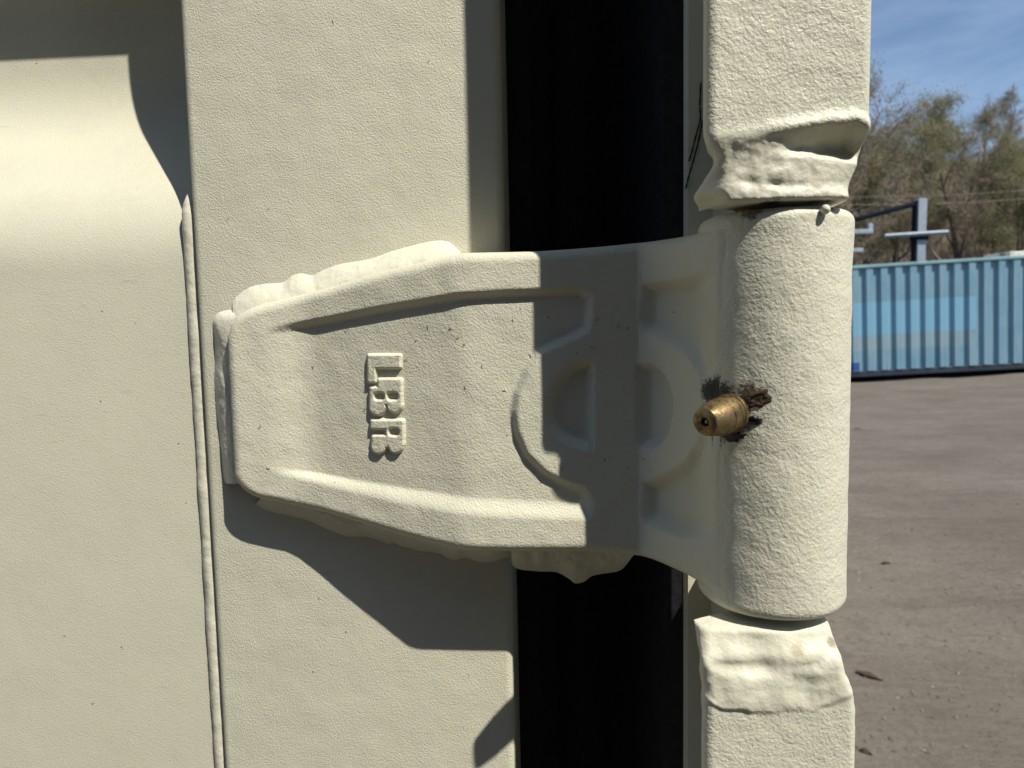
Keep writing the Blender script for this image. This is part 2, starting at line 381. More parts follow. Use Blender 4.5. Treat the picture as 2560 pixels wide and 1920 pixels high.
for i in range(44):
    Yt = rnd.uniform(29, 58); xt = Yt*(rnd.uniform(.28, .92) if i < 31 else rnd.uniform(-.25, .28)); k = rnd.randrange(4); s = rnd.uniform(.48, .68); a = rnd.uniform(0, 6.28)
    zt = float(gz(np.array(xt), np.array(Yt))); ca, sa = math.cos(a), math.sin(a)
    for q in range(3):
        v, f = PROT[k][q]; ff = PF[k][q]
        if q == 2: v = v.reshape(-1, 4, 3)[::2 if i < 31 else 4].reshape(-1, 3); ff = ff[:len(v)//4]
        if q == 1: ff = np.vstack([ff[:-9000:2], ff[-9000:]])
        v = v*s; vv = np.stack([v[:, 0]*ca-v[:, 1]*sa+xt, v[:, 0]*sa+v[:, 1]*ca+Yt, v[:, 2]+zt], 1)
        WV[q].append(vv); WF[q].append(ff+cnt[q]); cnt[q] += len(vv)
wv = np.vstack([np.vstack(WV[0]), np.vstack(WV[1]), np.vstack(WV[2])]); o1 = cnt[0]; o2 = cnt[0]+cnt[1]
WF = [np.vstack(q) for q in WF]; wf = np.vstack([WF[0], WF[1]+o1, WF[2]+o2]); nw = [len(q) for q in WF]
me = bpy.data.meshes.new('far_wood'); me.vertices.add(len(wv)); me.vertices.foreach_set('co', wv.ravel()); me.loops.add(wf.size); me.loops.foreach_set('vertex_index', wf.ravel()); me.polygons.add(len(wf))
me.polygons.foreach_set('loop_start', np.arange(0, wf.size, 4)); me.polygons.foreach_set('loop_total', np.full(len(wf), 4))
mi = np.zeros(len(wf), np.int32); mi[nw[0]:] = 1; mi[nw[0]+nw[1]:] = 2 + (np.arange(nw[2])//7000 % 2)
for m_ in (M_bark, M_twig, M_leafb, M_leafg): me.materials.append(m_)
me.polygons.foreach_set('material_index', mi); me.update(calc_edges=True); me.validate()
link(bpy.data.objects.new('far_wood', me), None, 'brown spring wood covering the bank in the distance', 'wood', kind='stuff')
# undergrowth on the bank: fine stems in one mass
sv, sf = [], []
for i in range(13000):
    Yt = rnd.uniform(20.5, 50); xt = Yt*rnd.uniform(.25 if i < 9000 else -.3, .95); zt = float(gz(np.array(xt), np.array(Yt))); h = rnd.uniform(.8, 2.6); 
    a = Vector((rnd.gauss(0, .35), rnd.gauss(0, .35), 1)); wd = rnd.uniform(.012, .03); o = len(sv); an = rnd.uniform(0, 3.14); dx, dy = wd*math.cos(an), wd*math.sin(an)
    sv += [(xt-dx, Yt-dy, zt), (xt+dx, Yt+dy, zt), (xt+a.x*h, Yt+a.y*h, zt+h)]; sf.append((o, o+1, o+2))
    for q in range(2):
        t = rnd.uniform(.3, .9); o = len(sv); c = Vector((xt+a.x*h*t, Yt+a.y*h*t, zt+h*t)); e = c + Vector((rnd.gauss(0, .4), rnd.gauss(0, .4), rnd.uniform(.1, .6)))
        sv += [(c.x-dx*.6, c.y-dy*.6, c.z), (c.x+dx*.6, c.y+dy*.6, c.z), tuple(e)]; sf.append((o, o+1, o+2))
mesh('undergrowth', sv, sf, M_twig, kind='stuff', label='tangle of bare brush stems on the bank', cat='brush')

# ------------------------------------------------------------------ blue container across the yard
YB = 15.1
A = far(2135, 944, YB); B = far(2560, 922, YB); TB = far(2135, 664, YB)
slope = (B[2]-A[2])/(B[0]-A[0]); bx0 = A[0]-2.6; L40 = 12.19; Hc = TB[2]-A[2]
loc = (bx0, YB, A[2]-2.6*slope)
blue = thing('shipping_container', loc, 'long light blue corrugated shipping container across the dirt yard', 'container')
def bpaint():
    m, n, b = newmat('faded_blue_paint'); P = coords(n); g = N(n, 'ShaderNodeSeparateXYZ'); n.links.new(P, g.inputs[0])
    c = mixc(n, ramp(n, noise(n, P, 1.6, 5, .65), .35, .7), (.115, .235, .320), (.160, .285, .365))
    c = mixc(n, mathn(n, 'MULTIPLY', ramp(n, noise(n, coords(n, (6, 6, .6)), 2, 4, .6), .48, .72), .55), c, (.26, .33, .34))
    # repainted lighter rectangle where lettering was covered
    def inr(s, a, bb): return mathn(n, 'MULTIPLY', mathn(n, 'GREATER_THAN', s, a), mathn(n, 'LESS_THAN', s, bb))
    x0 = 0; x1 = far(2447, 780, YB)[0]-bx0
    za = Hc - (757-664)/(944-664)*Hc; zb = Hc - (839-664)/(944-664)*Hc
    k = mathn(n, 'MULTIPLY', inr(g.outputs[0], x0, x1), inr(g.outputs[2], zb, za))
    c = mixc(n, mathn(n, 'MULTIPLY', k, .9), c, (.16, .335, .455))
    k2 = mathn(n, 'MULTIPLY', inr(g.outputs[0], x0, x1-.1), inr(g.outputs[2], zb-.33, zb)); c = mixc(n, mathn(n, 'MULTIPLY', k2, .35), c, (.28, .33, .33))
    k3 = mathn(n, 'MULTIPLY', inr(g.outputs[0], 2.45, 2.73), inr(g.outputs[2], .14, .32)); c = mixc(n, k3, c, (.02, .07, .25))
    rs = ramp(n, noise(n, P, 3.5, 6, .75), .66, .74); c = mixc(n, mathn(n, 'MULTIPLY', rs, .5), c, (.13, .09, .06))
    n.links.new(c, b.inputs['Base Color']); b.inputs['Roughness'].default_value = .5; bump(n, b, noise(n, P, 6, 3), .01, .4); return m
M_blue = bpaint(); M_navy = simple('navy_rail_paint', (.012, .022, .040), .6, 0, .3, 4); M_railtop = simple('pale_teal_rail_paint', (.17, .30, .33), .5, 0, .25, 2)
def bl(x, y, z): return (loc[0]+x, loc[1]+y, loc[2]+z)
def bb(x0, x1, y0, y1, z0, z1, b=.01): v, f = bevbox(x0, x1, y0, y1, z0, z1, b); return [bl(*p) for p in v], f
per = .305; cs = []; x = .16
while x < L40-.16: cs += [(x, .010), (x+.135, .010), (x+.180, .080), (x+.255, .080)]; x += per
cs = [(c[0], c[1]) for c in cs if c[0] < L40-.16]
zs = [.13, Hc*.35, Hc*.65, Hc-.075]
v = [bl(a, b_, z) for a, b_ in cs for z in zs]
mesh('side_panel', v, grid_faces(len(cs), len(zs)), M_blue, blue, smooth=False)
mesh('top_rail', *bb(0, L40, -.012, .06, Hc-.07, Hc, .012), M_railtop, blue, smooth=False)
mesh('bottom_rail', *bb(.17, L40-.17, .03, .12, 0.0, .13), M_navy, blue, smooth=False)
for cx in (0, L40-.16):
    cp = mesh('corner_post', *bb(cx, cx+.16, -.01, .16, .12, Hc-.1), M_blue, blue, smooth=False)
    for cz in (-.005, Hc-.11): mesh('corner_casting', *bb(cx-.004, cx+.168, -.016, .17, cz, cz+.118), M_navy if cz < 0 else M_railtop, blue, smooth=False)
mesh('roof', *bb(.02, L40-.02, .04, 2.43, Hc-.05, Hc-.012), M_railtop, blue, smooth=False)
mesh('end_wall', *bb(L40-.06, L40-.01, .16, 2.43, .1, Hc-.06), M_blue, blue, smooth=False)
mesh('end_wall', *bb(.01, .06, .16, 2.43, .1, Hc-.06), M_blue, blue, smooth=False)
mesh('rear_wall', *bb(.06, L40-.06, 2.38, 2.43, .05, Hc-.06), M_blue, blue, smooth=False)
blue.rotation_euler = (0, -math.atan(slope), 0)

# unseen stack of two dark containers added behind the camera to cut fill light
def fill_block_container(x0, x1, y1, z0, colr, label):
    o = thing('shipping_container', (x0, y1, z0), label, 'container', 'unseen containers added to block fill light'); m = simple('dark_blocker_paint', colr, .6, 0, .3, 1.5)
    P_ = []; x = x0+.16
    while x < x1-.42: P_ += [(x, -.01), (x+.11, -.01), (x+.16, -.05), (x+.24, -.05)]; x += .29
    mesh('side_panel', [(a, y1+b, z) for a, b in P_ for z in (z0+.13, z0+2.5)], grid_faces(len(P_), 2, flip=True), m, o, smooth=False)
    for nm, q in (('top_rail', (x0, x1, y1-.07, y1, z0+2.5, z0+2.59)), ('bottom_rail', (x0, x1, y1-.07, y1, z0+.02, z0+.13)), ('corner_post', (x0, x0+.16, y1-.16, y1+.004, z0+.1, z0+2.52)), ('corner_post', (x1-.16, x1, y1-.16, y1+.004, z0+.1, z0+2.52)),
                  ('roof', (x0+.02, x1-.02, y1-2.4, y1-.08, z0+2.53, z0+2.57)), ('end_wall', (x1-.06, x1-.01, y1-2.4, y1-.17, z0+.1, z0+2.52)), ('end_wall', (x0+.01, x0+.06, y1-2.4, y1-.17, z0+.1, z0+2.52)), ('rear_wall', (x0+.02, x1-.02, y1-2.44, y1-2.4, z0+.05, z0+2.53)), ('floor', (x0+.02, x1-.02, y1-2.4, y1-.08, z0+.03, z0+.1))):
        mesh(nm, *bevbox(*q, .008), m, o, smooth=False)
fill_block_container(-8.0, 4.19, -3.6, -.04, (.085, .040, .028), 'unseen rust brown container added to block fill light, lower of the stack')
fill_block_container(-8.0, 4.19, -3.6, 2.57, (.030, .045, .060), 'unseen dark grey blue container added to block fill light, upper of the stack')

# steel gantry behind the container
M_galv = simple('pale_grey_galvanised_steel', (.27, .305, .35), .6, .1, .15, 6); M_dk = simple('dark_blue_steel', (.008, .012, .020), .95, 0, .3, 5)
M_dk.node_tree.nodes['Principled BSDF'].inputs['Specular IOR Level'].default_value = .1
YG = 19.0; p0 = far(2302, 497, YG); gzb = float(gz(np.array(p0[0]), np.array(YG)))
gan = thing('steel_gantry', (p0[0], YG, gzb), 'grey steel post with cross arm and dark slanting boom behind the blue container', 'gantry')
hw = (far(2314, 560, YG)-far(2292, 560, YG))[0]/2
def gb(x0, x1, y0, y1, z0, z1, b=.012): return bevbox(x0, x1, y0, y1, z0, z1, b)
mesh('post', *gb(p0[0]-hw, p0[0]+hw, YG-hw, YG+hw, gzb-.1, p0[2]), M_galv, gan, smooth=False)
mesh('side_channel', *gb(p0[0]-hw*1.5, p0[0]-hw*1.02, YG-hw*.8, YG+hw, gzb-.1, p0[2]-.06), M_dk, gan, smooth=False)
q0 = far(2130, 551, YG-.3); q1 = far(2290, 509, YG)
v, f = tube([q0 + (q0-q1)*1.0, q0, q1], .068, 8); mesh('boom', v, f, M_dk, gan, smooth=False)
c1 = far(2212, 590, YG-.2); c2 = far(2370, 580, YG-.2)
v, f = tube([c1, (c1+c2)/2, c2], .058, 4); mesh('cross_arm', v, f, M_galv, gan, smooth=False)
cc = far(2298, 590, YG); mesh('clamp', *gb(cc[0]-hw*1.7, cc[0]+hw*1.3, YG-hw*1.6, YG+hw*1.2, cc[2]-.11, cc[2]+.02), M_dk, gan, smooth=False)
b1 = far(2310, 602, YG); b2 = far(2352, 655, YG); v, f = tube([b1, (b1+b2)/2, b2+(b2-b1)*.5], .03, 6); mesh('brace', v, f, simple('weathered_timber', (.22, .19, .15), .8), gan)
for (ya, yb) in ((488, 478), (508, 500)):
    a = far(2131, ya+4, YG+.5); b = far(2720, yb-18, YG+.5); pts = [a+(b-a)*t + np.array([0, 0, -.10*math.sin(math.pi*t)]) for t in np.linspace(-.6, 1.4, 14)]
    cb = mesh('cable', *tube(pts, .007, 5), M_twig, label='%s thin cable stretched across behind the grey post' % ('upper' if ya < 500 else 'lower'), cat='cable', group='cables above the blue container')
for k, (xa, xb, yy, hh, lb) in enumerate(((2060, 2181, 582, .055, 'upper pale steel rail with upturned end beside the hinge barrel'), (2060, 2156, 628, .05, 'lower short pale steel rail beside the hinge barrel'))):
    a = far(xa, yy, 18.2); b = far(xb, yy-2, 18.2); rg = thing('steel_rail', (a[0], 18.2, float(gz(np.array(a[0]), np.array(18.2)))), lb, 'rail', 'steel rails behind the blue container')
    mesh('beam', *gb(a[0], b[0], 18.14, 18.26, a[2]-hh, a[2]+hh), M_galv, rg, smooth=False)
    mesh('leg', *gb(a[0]+.1, a[0]+.2, 18.15, 18.25, BASE[rg.name].z-.1, a[2]-hh), M_galv, rg, smooth=False)
    if k == 0: mesh('upturned_end', *gb(b[0]-.12, b[0]-.003, 18.15, 18.25, b[2]+hh, b[2]+hh+.16), M_galv, rg, smooth=False)
# rusty white box on the roof of the blue container
def rustwhite():
    m, n, b = newmat('rusty_white_paint'); P = coords(n); c = mixc(n, ramp(n, noise(n, P, 2.2, 5, .7), .5, .6), (.62, .58, .50), (.22, .10, .04)); n.links.new(c, b.inputs['Base Color']); b.inputs['Roughness'].default_value = .6; return m
r1 = far(2508, 648, 15.9); r2 = far(2508, 631, 15.9); zr = loc[2] + (r1[0]-loc[0])*slope + Hc - .004
mesh('metal_box', *bevbox(r1[0], r1[0]+1.7, 15.7, 16.6, zr, r2[2], .015), rustwhite(), smooth=False, label='rusty white metal box lying on the blue container roof at the right', cat='box')

# loose stones pressed into the yard
rs = np.random.RandomState(9); NP = 2600; yy = 1.2 + 14*rs.rand(NP)**1.7; xx = yy*(.32+.5*rs.rand(NP)); sz = .0018 + .0065*rs.rand(NP)**3
OC = np.array([(1, 0, 0), (0, 1, 0), (-1, 0, 0), (0, -1, 0), (0, 0, .7), (0, 0, -.7)]); OF = [(0, 1, 4), (1, 2, 4), (2, 3, 4), (3, 0, 4), (1, 0, 5), (2, 1, 5), (3, 2, 5), (0, 3, 5)]
an = rs.rand(NP)*6.28; PV = (OC[None]*(sz[:, None, None]*(1+.5*rs.rand(NP, 6, 3)))); c_, s_n = np.cos(an)[:, None], np.sin(an)[:, None]
PV = np.stack([PV[..., 0]*c_-PV[..., 1]*s_n+xx[:, None], PV[..., 0]*s_n+PV[..., 1]*c_+yy[:, None], PV[..., 2]+gz(xx, yy)[:, None]+.2*sz[:, None]], -1).reshape(-1, 3)
mesh('gravel', PV, (np.array(OF)[None]+6*np.arange(NP)[:, None, None]).reshape(-1, 3).tolist(), simple('yard_stones', (.135, .118, .10), .9, 0, .4, 9), smooth=False, kind='stuff', label='small loose stones scattered over the packed dirt', cat='gravel')

# dry leaves on the yard
M_dry = simple('dry_brown_leaf', (.055, .034, .014), .8, 0, .4, 60)
def dry_leaf(px, py, ln, ang, label):
    d = ray(px, py); t = (-.045-CAM[2])/d[2]
    for _ in range(4): p = CAM+d*t; t = (float(gz(np.array(p[0]), np.array(p[1])))+.004-CAM[2])/d[2]
    p = CAM+d*t; v, f = [], []
    for i in range(9):
        s = i/8; wd = ln*.15*math.sin(math.pi*min(s*1.15, 1))**.8*(1+.25*math.sin(i*2.3)) + .0015
        for j, q in enumerate((-1, 0, 1)):
            a, b = (s-.5)*ln, q*wd; v.append((p[0]+a*math.cos(ang)-b*math.sin(ang), p[1]+a*math.sin(ang)+b*math.cos(ang), p[2]+.004*abs(q)+.004*math.sin(s*4)))
    f = grid_faces(9, 3); n0 = len(v); v += [(a, b, c-.002) for a, b, c in v]; f += [[i+n0 for i in q][::-1] for q in grid_faces(9, 3)]
    mesh('dry_leaf', v, f, M_dry, label=label, cat='leaf', group='dry leaves on the yard')
dry_leaf(2172, 1690, .085, -.75, 'larger brown dry leaf on the dirt near the lower post')
dry_leaf(2215, 1408, .05, .2, 'small dark dry leaf on the dirt right of the hinge barrel')
dry_leaf(2165, 1880, .03, -.7, 'faint small dry leaf low beside the bottom of the post')
dry_leaf(2145, 1072, .09, .1, 'dark dry leaf on the dirt near the blue container')

# ------------------------------------------------------------------ container door: panel, stile, weld seam
door = thing('container_door', (0, 0, 0), 'cream corrugated container door with its hinge, left of the black gap', 'door'); door['kind'] = 'thing'
XL, XR = -94.6, -1.3
Z0, Z1 = -1060, 1270                     # door runs from near the ground to the lintel, mm about the hinge datum
def rrect(x0, x1, h0, h1, rl, rr, n=7):
    """open-back plan section of a tube, camera side rounded; counter-clockwise from back left"""
    pts = [(x0, h0)]
    for k in range(n+1):
        a = math.pi - k/n*math.pi/2; pts.append((x0+rl+rl*math.cos(a), h1-rl+rl*math.sin(a)))
    for k in range(n+1):
        a = math.pi/2 - k/n*math.pi/2; pts.append((x1-rr+rr*math.cos(a), h1-rr+rr*math.sin(a)))
    pts.append((x1, h0)); return pts
sec = rrect(XL, XR, -50, 0, 2.7, 2.6)
mesh('stile', *loft_closed([[W3(x, h, z) for x, h in sec] for z in (Z0, -400, 0, 400, Z1)]), M_stile, door, autosmooth=40)
# corrugated panel profile (z, h): outer face -4, recess -42
HO, HR = -4.2, -42.0
zc = at(200, 545, HO)[1]; za_ = at(200, 292, HR)[1]; zr_ = at(150, 190, HR)[1] + (HO-HR)*SUN.z/-SUN.y
prof = []
def addp(z, h): prof.append((z, h))
period = zr_ + 250 - zc  # one crest-and-recess repeat
corn = []
for k in range(-4, 5):
    o = k*period; corn += [(zr_-period+o, HO), (zc+o, HO), (za_+o, HR), (zr_-(za_-zc)+o, HR)]
corn = [c for c in corn if Z0+90 < c[0] < Z1-90]; corn = [(Z0+60, HO)] + corn + [(Z1-60, HO)]
R_ = 16.0
prof = [corn[0]]
for i in range(1, len(corn)-1):
    p, q, s_ = map(np.array, (corn[i-1], corn[i], corn[i+1])); a = (p-q)/np.linalg.norm(p-q); b = (s_-q)/np.linalg.norm(s_-q)
    t = min(R_, np.linalg.norm(p-q)*.48, np.linalg.norm(s_-q)*.48)
    for k in range(9):
        u_ = k/8; prof.append(tuple((1-u_)**2*(q+a*t) + 2*u_*(1-u_)*q + u_**2*(q+b*t)))
prof.append(corn[-1])
xp = np.linspace(-1105, XL+6, 40)
mesh('corrugated_panel', [W3(x, h, z) for z, h in prof for x in xp], grid_faces(len(prof), len(xp), flip=True), M_panel, door)
mesh('bottom_rail', *[(lambda v, f: ([W3(*p) for p in v], f))(*bevbox(-1105, XL+.5, -50, -.6, Z0, Z0+75, 3))][0], M_bodypaint, door, smooth=False)
mesh('top_rail', *[(lambda v, f: ([W3(*p) for p in v], f))(*bevbox(-1105, XL+.5, -50, -.6, Z1-75, Z1, 3))][0], M_bodypaint, door, smooth=False)
mesh('stile', *loft_closed([[W3(x-1104, h, z) for x, h in sec] for z in (Z0, -400, 0, 400, Z1)]), M_stile, door, autosmooth=40)
# weld seam between panel and stile along each crest; the seam in view ends just above the crest's top bend
def seam(z0, z1, seed):
    zz = np.arange(z0, z1, 1.1); zz = np.r_[zz, z1]; path = []; rad = []
    for z in zz:
        e = sm(0, 7, z1-z)**.5*sm(0, 6, z-z0); k = fbm((seed, 0, z), .09); path.append(W3(XL-2.2+.3*k, HO-.75+.2*k, z)); rad.append((2.7+.18*fbm((seed, 5, z), .10)+.03*fbm((2, seed, z), .4))*(.25+.75*e)/1000)
    v, f = tube(path, rad, 12); mesh('weld_seam', v, f, M_weld, door)
ztop = at(472, 482, HO)[1]
seam(zr_-period+14, ztop, 3.1)
seam(zr_+10, zr_+250, 7.7)

# rubber gasket in the gap between door and post
gp = [(-3, -55), (-3, -26), (6, -24), (12, -30), (20, -23), (30, -31), (36, -24), (41, -8), (44.3, -1.0), (49.6, -1.0), (49.6, -55)]
mesh('rubber_gasket', *loft_closed([[W3(x, h, z) for x, h in gp] for z in (Z0, 0, Z1)]), M_rubber, door, autosmooth=30, label='black rubber gasket in the gap beside the stile')

# ------------------------------------------------------------------ container body with the corner post
body = thing('shipping_container', (0, 0, 0), 'cream shipping container body whose right corner post carries the hinge', 'container')
PX = 76.9
v, f = loft_closed([[W3(x, h, z) for x, h in [(50.0, -80), (50.0, -1.2), (51.2, 0), (PX-2, 0), (PX, -2), (PX, -80)]] for z in (-1180, 0, 1380)])
mesh('corner_post', v, f, M_bodypaint, body, autosmooth=30)
def bar_mesh(name, up_):
    rings = []
    if up_: zz = np.r_[np.arange(24.6, 47, .3), np.arange(47, 75, 2.), 90, 150, 300, 700, 1300]
    else: zz = np.r_[np.arange(-67.1, -98, -.3), np.arange(-98, -125, -2.), -150, -300, -700, -1100]
    us = np.r_[0, np.linspace(.012, .988, 96), 1]
    for z in zz:
        if up_:
            e = z-24.6
            xl = 43.9 + 2.6*math.exp(-((z-33.2)/2.9)**2) - .6*(1-sm(26, 31, z)) + 1.8*(1-sm(24.4, 27.5, z)) + .35*fbm((z, 3, 1), .3)*(1-sm(36, 42, z))
            xr = PX + .1 - 3.4*(1-sm(25.0, 37.5, z)) + .3*fbm((z, 9, 4), .25)*(1-sm(36, 42, z))
        else:
            xl = 43.9 - .6*sm(-84, -70, z) + .3*fbm((z, 5, 1), .3)*sm(-92, -82, z)
            xr = PX + .1 - 4.4*sm(-87, -65.5, z)  + .3*fbm((z, 2, 8), .3)*sm(-92, -82, z)
        ring = [(58.0, 0.0), (58.0, 40.0), (xl+1.6, 47.0 if up_ else 47.0)]
        wdt = xr-xl; rad = 2.3
        for u in us:
            x = xl + u*wdt; dl = u*wdt; dr = (1-u)*wdt
            nz_ = fbm((x, z, 2), .12); n2 = fbm((x, z, 9), .45)
            if up_:
                zl = 37.2 + 3.2*u**1.3 + .5*fbm((x, 0, 3), .15) - 2.2*sm(.86, 1.0, u); t = zl - z
                dd = .45 + 4.2*sm(.34, .85, u)*(1-.45*sm(.9, 1, u)) + .5*fbm((x, z, 31), .18); h = 55.0 + (.2+.75*sm(.25, .55, u))*math.exp(-((t+.5)/1.5)**2)
                zb = 30.6 + 2.2*math.sin(u*2.6) - 1.0*u                       # crown of the lower bulge
                dn = sm(0.0, 4.2+.4*u, t)*dd; rise = sm(zb+4.6-2*u, zb+.6, z)*(dd-.2)*(.9-.35*sm(.75, 1, u))
                h += -dn + rise*sm(0, 1, t)
                zf = 28.4 + .9*math.sin(u*6+1); h -= (.4+.3*fbm((x, 7, 3), .3))*math.exp(-((z-zf)/.8)**2)*sm(.18, .35, u)*(1-sm(.55, .8, u))*sm(0, 2, t)
                h -= 6.5*(1-sm(0, .17, u))*(1-sm(25, 33.5, z)); h -= 1.3*(1-sm(0, .6, u))*sm(38, 31, z); h += .8*(1-sm(24.6, 28.5, z))*sm(.12, .4, u)                 # the left foot of the weld turns back
                h += (.55*nz_ + .16*n2)*sm(-.5, 1.5, t)
                rb = .9; 
                if e < rb: h -= rb - math.sqrt(max(0, rb*rb-(rb-e)**2))
            else:
                zl = -82.6 - 2.6*math.sin(u*math.pi)**.8 + .9*fbm((x, 4, 3), .2) + 1.6*u*u; t = z - zl      # below-edge of the weld, weld above it
                h = 55.0 + sm(-.4, .9, t)*(.36+.3*math.sin(u*7+.5))*(1-.7*sm(.75, .95, u)) - 1.0*sm(7.5, 10.5, t) + sm(0, 1.5, t)*(.95*fbm((x, z, 2), .075) + .08*n2)
                h += .5*math.exp(-((z+73.0-1.2*u)/1.5)**2)*(1-.8*u) - .35*math.exp(-((z+76.6-.8*math.sin(u*6))/1.5)**2)*math.sin(u*3)
                h -= 3.2*sm(-73.5, -67.5, z)*(.35+.65*abs(u-.45)*1.6)
                e = -67.1 - z; rb = 1.3
                if e < rb: h -= rb - math.sqrt(max(0, rb*rb-(rb-e)**2))
            for q in (dl, dr):
                if q < rad: h -= rad - math.sqrt(max(0, rad*rad-(rad-q)**2))
            ring.append((x, h))
        ring.append((xr, 0.0))
        rings.append([W3(x, h, z) for x, h in ring])
    if not up_: rings = rings[::-1]
    v, f = loft_closed(rings)
    return mesh(name, v, f, M_bar, body, autosmooth=50)
bu = bar_mesh('post_bar', True); bu['label'] = 'upper bar with a folded weld at its lower end'
bd_ = bar_mesh('post_bar', False); bd_['label'] = 'lower bar with a lumpy weld collar at its top'
# dark strands of sealant on the post beside the upper bar
for k, pts in enumerate((((1752, 205), (1750, 260), (1751, 296), (1741, 335), (1728, 385), (1722, 402)), ((1756, 300), (1747, 350), (1734, 400), (1722, 440), (1714, 472)))):
    P = catmull([at(a, b, .2) for a, b in pts], 6); v, f = tube([W3(x, .15, z) for x, z in P], [.00016+.00012*abs(math.sin(i*.9)) for i in range(len(P))], 6); mesh('sealant_strand', v, f, M_thread, body)
# the rest of the box behind
mesh('side_wall', [(x, y, z) for (y, x) in [(y_ + dy, .076 - dx) for y_ in np.arange(.08, 5.9, .28) for dy, dx in ((0, .005), (.07, .005), (.14, .04), (.21, .04))] for z in (.16, 2.5)], grid_faces(len(np.arange(.08, 5.9, .28))*4, 2), M_bodypaint, body, smooth=False)
mesh('bottom_rail', *bevbox(.02, .076, .08, 6.0, .0, .16, .006), M_bodypaint, body, smooth=False)
mesh('top_rail', *bevbox(.02, .076, .08, 6.0, 2.5, 2.58, .006), M_bodypaint, body, smooth=False)
mesh('roof', *bevbox(-2.36, .02, .06, 6.0, 2.54, 2.565, .006), M_bodypaint, body, smooth=False)
mesh('lintel', *bevbox(-2.36, .049, .0, .06, 2.475, 2.58, .006), M_bodypaint, body, smooth=False)
mesh('sill', *bevbox(-2.36, .049, .0, .08, .0, .135, .006), M_bodypaint, body, smooth=False)
mesh('far_wall', *bevbox(-2.40, -2.36, .0, 6.0, .0, 2.58, .006), M_bodypaint, body, smooth=False)
mesh('end_wall', *bevbox(-2.36, .02, 5.96, 6.0, .16, 2.54, .006), M_bodypaint, body, smooth=False)
mesh('floor', *bevbox(-2.36, .02, .08, 5.96, .10, .16, .006), M_bodypaint, body, smooth=False)

# ------------------------------------------------------------------ hinge
dsp = 1.1573
top_o = catmull([(x*dsp, y*dsp) for x, y in [(483, 765), (484.5, 733), (490, 708), (502, 687), (520, 673), (545, 661), (620, 641), (710, 617), (800, 589), (900, 565), (985, 546), (1040, 543), (1165, 540), (1300, 530), (1400, 519), (1480, 505), (1540, 482), (1580, 464), (1625, 449), (1700, 447)]])
bot_o = catmull([(x*dsp, y*dsp) for x, y in [(489, 950), (492.5, 1000), (502, 1036), (522, 1063), (552, 1080), (600, 1090), (700, 1113), (850, 1158), (960, 1187), (1020, 1195), (1150, 1197), (1270, 1197), (1350, 1202), (1400, 1213), (1480, 1250), (1540, 1290), (1580, 1315), (1630, 1336), (1700, 1345)]])
def edge(o, z0):
    out = []
    for x, h in zip(CX, CH):
        z = z0
        for _ in range(4): px = pxof(x, h, z)[0]; py = np.interp(px, o[:, 0], o[:, 1]); z = at(px, py, h)[1]
        out.append(z)
    return np.array(out)
zt = edge(top_o, 15); zb = edge(bot_o, -55)
# left corners: pull the first columns in to a rounded end
nt_ = 210; e = np.linspace(0, 1, nt_); tv = .5 - .5*np.cos(np.pi*e); tv = .35*tv + .65*e
GX = np.repeat(CX[:, None], nt_, 1); GZ = zb[:, None] + (zt-zb)[:, None]*tv[None]
def poly_px(pts, hf=None): return np.array([surf(px, py)[:2] for px, py in pts])
def hpx(px): return 9.0 + 10.8*min(1, max(0, (px-770)/387.))
def sdf(poly, X, Z):
    """signed distance, positive inside"""
    P = np.asarray(poly); d = np.full(X.shape, 1e9); ins = np.zeros(X.shape, bool); n = len(P)
    for i in range(n):
        a, b = P[i], P[(i+1) % n]; e = b-a; wx, wz = X-a[0], Z-a[1]; t = np.clip((wx*e[0]+wz*e[1])/(e@e+1e-12), 0, 1)
        d = np.minimum(d, np.hypot(wx-e[0]*t, wz-e[1]*t))
        c = ((a[1] > Z) != (b[1] > Z)) & (X < (b[0]-a[0])*(Z-a[1])/(b[1]-a[1]+1e-12)+a[0]); ins ^= c
    return np.where(ins, d, -d)
P1 = poly_px([(640, 832), (713, 815), (822, 795), (930, 773), (1147, 736), (1260, 729), (1348, 726), (1452, 724), (1476, 742), (1475, 800), (1470, 826), (1440, 843), (1380, 868), (1345, 886), (1320, 928), (1295, 985), (1288, 1030), (1294, 1082), (1318, 1136), (1365, 1182), (1418, 1208), (1458, 1222), (1474, 1243), (1476, 1278), (1466, 1288), (1300, 1284), (1157, 1274), (1000, 1245), (876, 1220), (720, 1186), (640, 1165)], hpx)
P2 = poly_px([(1610, 717), (1700, 706), (1790, 700), (1815, 930), (1765, 962), (1745, 920), (1705, 870), (1640, 834), (1608, 812)], 20.5)
P3 = poly_px([(1612, 1212), (1660, 1192), (1712, 1160), (1745, 1112), (1765, 1080), (1815, 1100), (1815, 1352), (1764, 1346), (1702, 1338), (1640, 1312), (1612, 1293)], 20.5)
L1 = poly_px([(1468, 911), (1435, 916), (1399, 950), (1377, 987), (1370, 1023), (1377, 1066), (1402, 1095), (1442, 1113), (1472, 1113), (1478, 1100), (1478, 925)], 19.8)
L2 = poly_px([(1599, 918), (1626, 916), (1659, 943), (1675, 987), (1677, 1026), (1666, 1077), (1641, 1113), (1616, 1113), (1600, 1100), (1597, 1000)], 19.8)
def rounded(P): return catmull(np.vstack([P, P[:1]]), 5)[:-1]
L1, L2 = rounded(L1), rounded(L2); P2, P3 = rounded(P2), rounded(P3)
S_FADE = (surf(1700, 900)[0], surf(1800, 900)[0])
